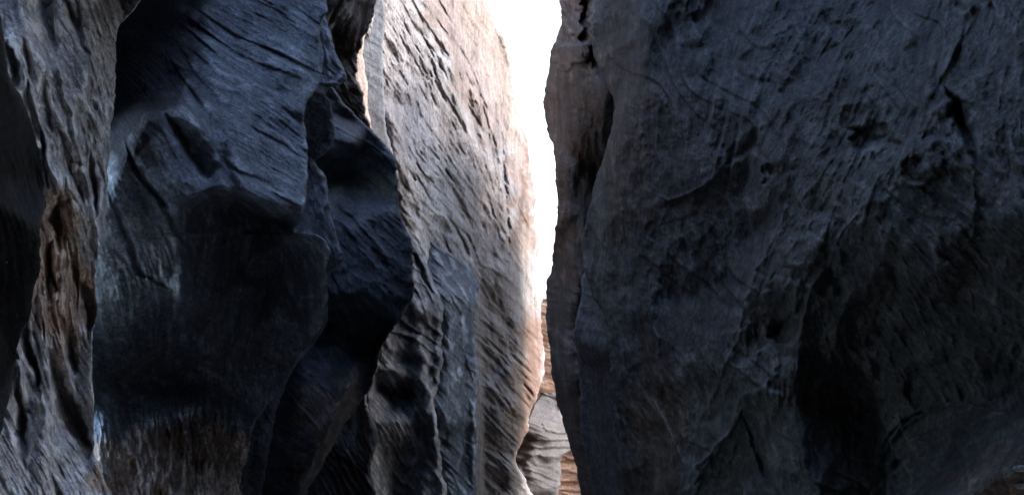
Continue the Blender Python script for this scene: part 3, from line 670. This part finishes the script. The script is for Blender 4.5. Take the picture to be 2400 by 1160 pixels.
formation('rounded_ledge', 'rounded grey boulder with a sunlit top at the bottom of the gap', 'boulder',
    left=[(1266, 922), (1248, 950), (1225, 1010), (1190, 1060), (1180, 1270)], right=[(1280, 922), (1302, 925), (1318, 970), (1332, 1010), (1342, 1050), (1318, 1068), (1316, 1110), (1310, 1160), (1300, 1270)],
    base=(1200, 56, 1340, 60),
    lines=[[(1266, 922, -160), (1300, 924, -160)], [(1230, 985, -20), (1270, 1010, 0), (1300, 1040, 10), (1316, 1060, -30)], [(1200, 1150, 60), (1290, 1150, 60)], [(1318, 980, -90), (1340, 1050, -90)]],
    mat=M_ledge, seed=21, flow=15, layers=[('facet', 60, 26, 12, None, 20), ('scale', 120, 22, 6), ('ridge', 70, 9, 3)], bevel=(6, 8), bevel_d=(0.3, 0.6), thick=8, v0=924, v1=1270, top=920, bottom=1500, smooth_r=2)

# ------------------------------------------------------------------ right side
formation('backlit_pillar', 'backlit pillar painted brown with sky glow, whose edge meets the white sky, grey and banded at its foot', 'rock pillar',
    left=[(1318, -110), (1313, 0), (1316, 50), (1303, 92), (1294, 112), (1286, 170), (1275, 250), (1283, 300), (1297, 345), (1303, 420), (1305, 500), (1299, 560), (1294, 605), (1290, 640), (1280, 658), (1280, 700), (1284, 770), (1290, 850), (1298, 900), (1303, 935), (1318, 985), (1334, 1040), (1350, 1100), (1366, 1170), (1385, 1270)],
    right=[(1560, -110), (1560, 1270)],
    base=(1280, 27, 1560, 15.5),
    lines=[[(1318, -110, -50), (1400, -110, 0), (1560, -110, 0)], [(1295, 170, 20), (1360, 200, 40)], [(1300, 90, 0), (1370, 120, 20)], [(1275, 250, -20), (1330, 350, 40), (1345, 500, 40)],
           [(1290, 640, 10), (1340, 640, 20), (1365, 640, 10)], [(1282, 700, 0), (1340, 760, 30)], [(1298, 900, 50), (1350, 900, 60)], [(1310, 940, -20), (1355, 940, -20)], [(1385, 1270, -120), (1560, 1270, -120)], [(1385, 140, -60), (1440, 200, -60), (1420, 60, -40)]],
    mat=M_rbrown, seed=22, flow=[(1330, 100, 60), (1330, 300, 88), (1400, 300, 92), (1330, 450, 88), (1330, 580, 85), (1320, 780, 8)],
    layers=[('lump', 0, 0, 34, [(1340, 130, 48, 26, -15), (1350, 60, 34, 24, 20), (1335, 5, 30, 30), (1405, 20, 30, 50, 10)]), ('lump', 0, 0, -60, [(1440, 130, 50, 60), (1375, 30, 12, 70, 5)]), ('fbm', 90, 60, 40, [(1350, 60, 70, 140)]), ('ridge', 60, 26, 22, [(1345, 60, 70, 130)]), ('facet', 110, 46, 26, None, 85), ('facet', 46, 24, 9, None, 70), ('fbm', 220, 60, 12), ('ridge', 110, 30, 8), ('ridge', 50, 10, 4), ('fbm', 16, 12, 4)],
    bevel=(62, 0), bevel_d=(0.9, 0), thick=2.5, jag=2.2, top=-1300, bottom=1600, tint=[(1320, 250, 90, 420)])  # tint paints the bright sky's brownish glow along the edge

formation('leaf_fin', 'small blue grey leaf shaped fin low beside the backlit pillar', 'rock fin',
    left=[(1500, -110), (1470, 500), (1400, 600), (1366, 648), (1360, 700), (1348, 760), (1344, 790), (1352, 825), (1358, 870), (1360, 1000), (1380, 1100), (1400, 1270)],
    right=[(1580, -110), (1580, 1270)], base=(1340, 21, 1580, 16.5),
    lines=[[(1370, 600, -60), (1450, 600, -60)], [(1360, 700, -20), (1390, 760, 10), (1430, 830, 50), (1360, 800, 30)], [(1360, 850, -40), (1440, 860, -40)], [(1400, 1270, -120), (1580, 1270, -120)], [(1375, -110, -60), (1580, -110, -60)]],
    mat=M_slab, seed=23, flow=12, layers=[('ridge', 90, 16, 3), ('fbm', 120, 50, 8)], bevel=(8, 0), bevel_d=(0.25, 0), thick=2, top=-100, bottom=1600)

formation('great_right_wall', 'vast dark blue grey wall filling the right half of the view', 'rock wall',
    left=[(1408, -110), (1400, 0), (1388, 60), (1392, 130), (1415, 190), (1440, 240), (1425, 330), (1396, 420), (1378, 500), (1362, 570), (1366, 620), (1386, 680), (1414, 740), (1424, 800), (1430, 870), (1440, 960), (1450, 1060), (1460, 1160), (1470, 1270)],
    right=[(3400, -110), (3400, 1270)],
    base=(1300, 24, 2400, 6.5),
    lines=[[(1510, -110, -90), (1620, -110, -160), (1800, -110, -330), (2150, -110, -420), (2400, -110, -330), (2640, -110, -260)],
           [(1400, -110, -90), (1392, 130, -80), (1440, 240, -60), (1396, 420, -60), (1362, 570, -40), (1386, 680, 20), (1424, 800, 20), (1450, 1060, 10), (1470, 1270, 0)],
           [(1500, 60, 20), (1510, 200, 10), (1525, 400, 0), (1520, 560, 20), (1540, 760, 40), (1555, 860, 60), (1600, 1060, 60), (1640, 1160, 60)],
           [(1480, 60, -60), (1490, 190, -50), (1470, 240, -20)], [(1460, 260, 10), (1440, 500, 20), (1420, 700, 20)],
           [(1545, 120, -70), (1560, 300, -30), (1560, 460, 10), (1690, 400, 20)], [(1690, 400, 25), (1780, 300, -20), (1850, 200, -100)],
           [(1570, 475, -35), (1640, 480, -30), (1690, 430, -30)], [(1560, 700, -30), (1640, 700, -35), (1690, 720, -30)],
           [(1700, 380, -10), (1740, 330, -20), (1775, 325, -10), (1795, 380, 30), (1790, 500, 20)], [(1720, 420, -50), (1770, 380, -50), (1760, 560, -60), (1720, 620, -50)],
           [(1820, 350, 20), (1850, 500, 40), (1800, 640, 60), (1740, 740, 60), (1700, 830, 70), (1680, 930, 60), (1640, 1060, 60)],
           [(2050, 330, -20), (1980, 400, 10), (1955, 560, 40), (1900, 680, 50), (1850, 800, 30), (1860, 920, 20)],
           [(2290, 60, -180), (2230, 180, -110), (2160, 270, -50), (2050, 350, 0)],
           [(2300, 70, -190), (2290, 170, -130), (2200, 250, -60), (2100, 440, 30), (2110, 560, 40), (2160, 660, -30), (2240, 640, -50), (2290, 530, -20), (2270, 400, -30), (2235, 250, -60)],
           [(2400, 300, -60), (2400, 500, 0), (2640, 300, -80)], [(2180, 400, 10), (2200, 560, 20)],
           [(1950, 640, -20), (1990, 700, -40), (1890, 860, -40)], [(2100, 700, -160), (2300, 700, -170), (2640, 700, -140)],
           [(2000, 950, -340), (2200, 950, -420), (2400, 900, -400), (2640, 880, -300)],
           [(1750, 920, 60), (1700, 1020, 70), (1630, 1100, 80), (1620, 1270, 90)], [(1760, 960, -20), (1780, 1060, -30), (1690, 1130, -30)], [(1780, 920, 60), (1850, 940, 40), (1880, 1050, 60), (1900, 1270, 90)],
           [(1770, 1000, -10), (1800, 1100, 30)], [(1800, 780, -40), (1830, 760, -50)],
           [(2050, 1270, -260), (2100, 1150, -300), (2250, 1080, -240), (2400, 950, -200)], [(2150, 1270, 0), (2300, 1150, 0), (2450, 1050, 0), (2640, 950, 0)]],
    mat=M_right, seed=24, gain=1.35, flow=[(1600, 200, 95), (1640, 600, 88), (1470, 400, 92), (1750, 200, 115), (1900, 150, 122), (2000, 300, 120), (2200, 100, 110), (1850, 550, 115), (2200, 500, 40), (2100, 800, 60), (2300, 800, 70), (2250, 1080, 155), (1700, 1050, 115), (1850, 1050, 80), (1550, 950, 65)],
    smooth_r=7, layers=[('facet', 260, 120, 22, None, 115), ('facet', 110, 60, 15, None, 110), ('facet', 46, 28, 6, None, 100), ('fbm', 330, 110, 22), ('scale', 380, 80, 11, [(1950, 230, 420, 300)]), ('ridge', 260, 40, 12), ('ridge', 110, 18, 6), ('fbm', 80, 60, 20), ('ridge', 110, 80, 14), ('ridge', 46, 36, 6), ('lump', 0, 0, 26, [(1830, 700, 40, 60, 30), (1790, 860, 36, 44, 10), (1880, 590, 50, 40, -20), (2010, 480, 60, 50, 20), (2150, 380, 50, 60, 30)]), ('lump', 0, 0, -30, [(1835, 775, 34, 30), (2040, 320, 46, 26, -20), (1800, 405, 12, 22), (2250, 265, 24, 30)]), ('fbm', 30, 22, 6), ('fbm', 13, 10, 4), ('scale', 150, 60, 7, None, 60), ('veins', 90, 60, 0.9, [(2180, 480, 180, 260, 20), (1830, 720, 140, 260, 25), (1560, 980, 110, 200)]), ('veins', 60, 30, 0.6, [(2200, 520, 160, 220, 20), (1820, 850, 140, 240, 20), (2150, 850, 200, 200)]), ('veins', 240, 50, 0.5, [(1900, 250, 260, 330, 20)]),
            ('fbm', 70, 40, 24, [(1800, 780, 120, 220, 20), (2000, 480, 130, 180), (2200, 520, 140, 200)]), ('ridge', 80, 22, 12, [(2180, 520, 160, 220), (1820, 760, 100, 200), (1540, 940, 120, 200)])],
    feats=[('step', 4, 26, [(1612, -20), (1625, 50), (1650, 105)], 60), ('step', 4, 24, [(1922, 0), (1935, 50), (1965, 105)], 60),
           ('ridge', 6, 20, [(1690, 400), (1640, 440), (1570, 470), (1540, 455)]), ('groove', 16, 44, [(1720, 370), (1765, 330), (1785, 360)]), ('groove', 10, 50, [(1800, 390), (1808, 405)]),
           ('step', 4, 26, [(2275, 60), (2200, 200), (2165, 250)], 80), ('step', -4, 20, [(2290, 160), (2230, 230), (2170, 268)], 60),
           ('groove', 14, 90, [(2230, 225), (2250, 270), (2270, 330), (2280, 370)]), ('groove', 12, 46, [(2010, 310), (2080, 330)]),
           ('ridge', 6, 20, [(2240, 300), (2280, 400), (2285, 530), (2250, 600), (2150, 660)]), ('ridge', 5, 20, [(2050, 450), (1985, 530), (1960, 570), (1975, 640)]),
           ('ridge', 7, 24, [(1960, 600), (1900, 670), (1880, 760), (1860, 900)]), ('ridge', 8, 26, [(1850, 480), (1760, 660), (1730, 780), (1690, 880), (1660, 960)]),
           ('ridge', 9, 34, [(1750, 915), (1710, 1010), (1640, 1090), (1618, 1160)]), ('step', 4, 30, [(1755, 915), (1790, 905), (1840, 925)], 50), ('groove', 16, 50, [(1820, 780), (1840, 760)]),
           ('vein_or_lit', 9, 10, [(2200, -20), (2225, 18), (2262, 36), (2282, 24)]), ('vein_or_lit', 3, 5, [(1612, -20), (1618, 30), (1630, 70), (1650, 104)]), ('vein_or_lit', 3, 5, [(1925, 0), (1935, 50), (1950, 85), (1967, 106)]),
           ('vein_or_lit', 3.5, 6, [(2300, 150), (2262, 195), (2225, 215), (2200, 250), (2165, 272)]), ('vein_or_lit', 3, 6, [(2130, 320), (2105, 380), (2050, 470), (2035, 520), (1985, 540)]),
           ('vein_or_lit', 3, 6, [(2290, 540), (2286, 470), (2265, 400)]), ('vein_or_lit', 3, 6, [(2262, 590), (2230, 620), (2165, 662), (2140, 640)]), ('vein_or_lit', 3, 6, [(1965, 570), (1930, 610), (1905, 680), (1885, 720)]),
           ('vein_or_lit', 3, 6, [(2055, 450), (2010, 510), (1970, 565), (1990, 590)]), ('vein_or_lit', 3.5, 7, [(1752, 915), (1790, 905), (1812, 925), (1835, 922)]), ('vein_or_lit', 3, 6, [(1750, 925), (1715, 1010), (1660, 1080), (1625, 1130)]),
           ('vein_or_lit', 3, 5, [(1525, 700), (1538, 790), (1548, 900)]), ('vein_or_lit', 2.6, 5, [(1522, 930), (1555, 1000), (1590, 1070)]), ('vein_or_lit', 2.6, 5, [(1545, 455), (1555, 468), (1572, 470)]), ('vein_or_lit', 2.6, 5, [(2060, 600), (2120, 680), (2160, 700)]),
           ('ridge', 6, 22, [(1525, 700), (1545, 850), (1548, 930)]), ('ridge', 4, 16, [(1525, 920), (1570, 1020), (1610, 1100)]), ('groove', 9, 40, [(1770, 1040), (1830, 1180)])],
    bevel=(44, 0), bevel_d=(0.45, 0), thick=2.0, jag=2.2, top=-2300, bottom=2300, tint=[(1460, 300, 70, 300), (1540, 1000, 70, 200), (2350, 1120, 200, 50, -25)])

# three small weathered stones lying on the low ledge at the bottom right corner
rs = np.random.RandomState(4)
for i, (su, sv, rad, lab) in enumerate([(2388, 1098, 0.036, 'smaller upper pale stone lying on the ledge in the bottom right corner'),
                                   (2392, 1134, 0.05, 'larger lower pale stone lying on the ledge in the bottom right corner')]):
    th = np.linspace(0, 2*np.pi, 28, endpoint=False); ph = np.linspace(-1.45, 1.45, 16)
    T, P_ = np.meshgrid(th, ph)
    r = rad*(1+0.18*pn(np.cos(T)*1.3+i*4, P_*1.2, 300+i)+0.1*pn(np.sin(T)*2.2+i, P_*2, 310+i))
    p = ray_hit(su, sv)
    co = np.stack([r*np.cos(P_)*np.cos(T)*1.5, r*np.cos(P_)*np.sin(T)*1.1, r*np.sin(P_)*0.62], -1)
    o = grid_mesh('stone', co, M_stone)
    o.location = (p[0], p[1]-rad*0.7, p[2])
    tagthing(o, lab, 'stone', 'stones on the low ledge')

for n in ('bright_foot', 'middle_foot'):
    bpy.data.objects[n]['group'] = 'flutes at the foot of the bright wall'
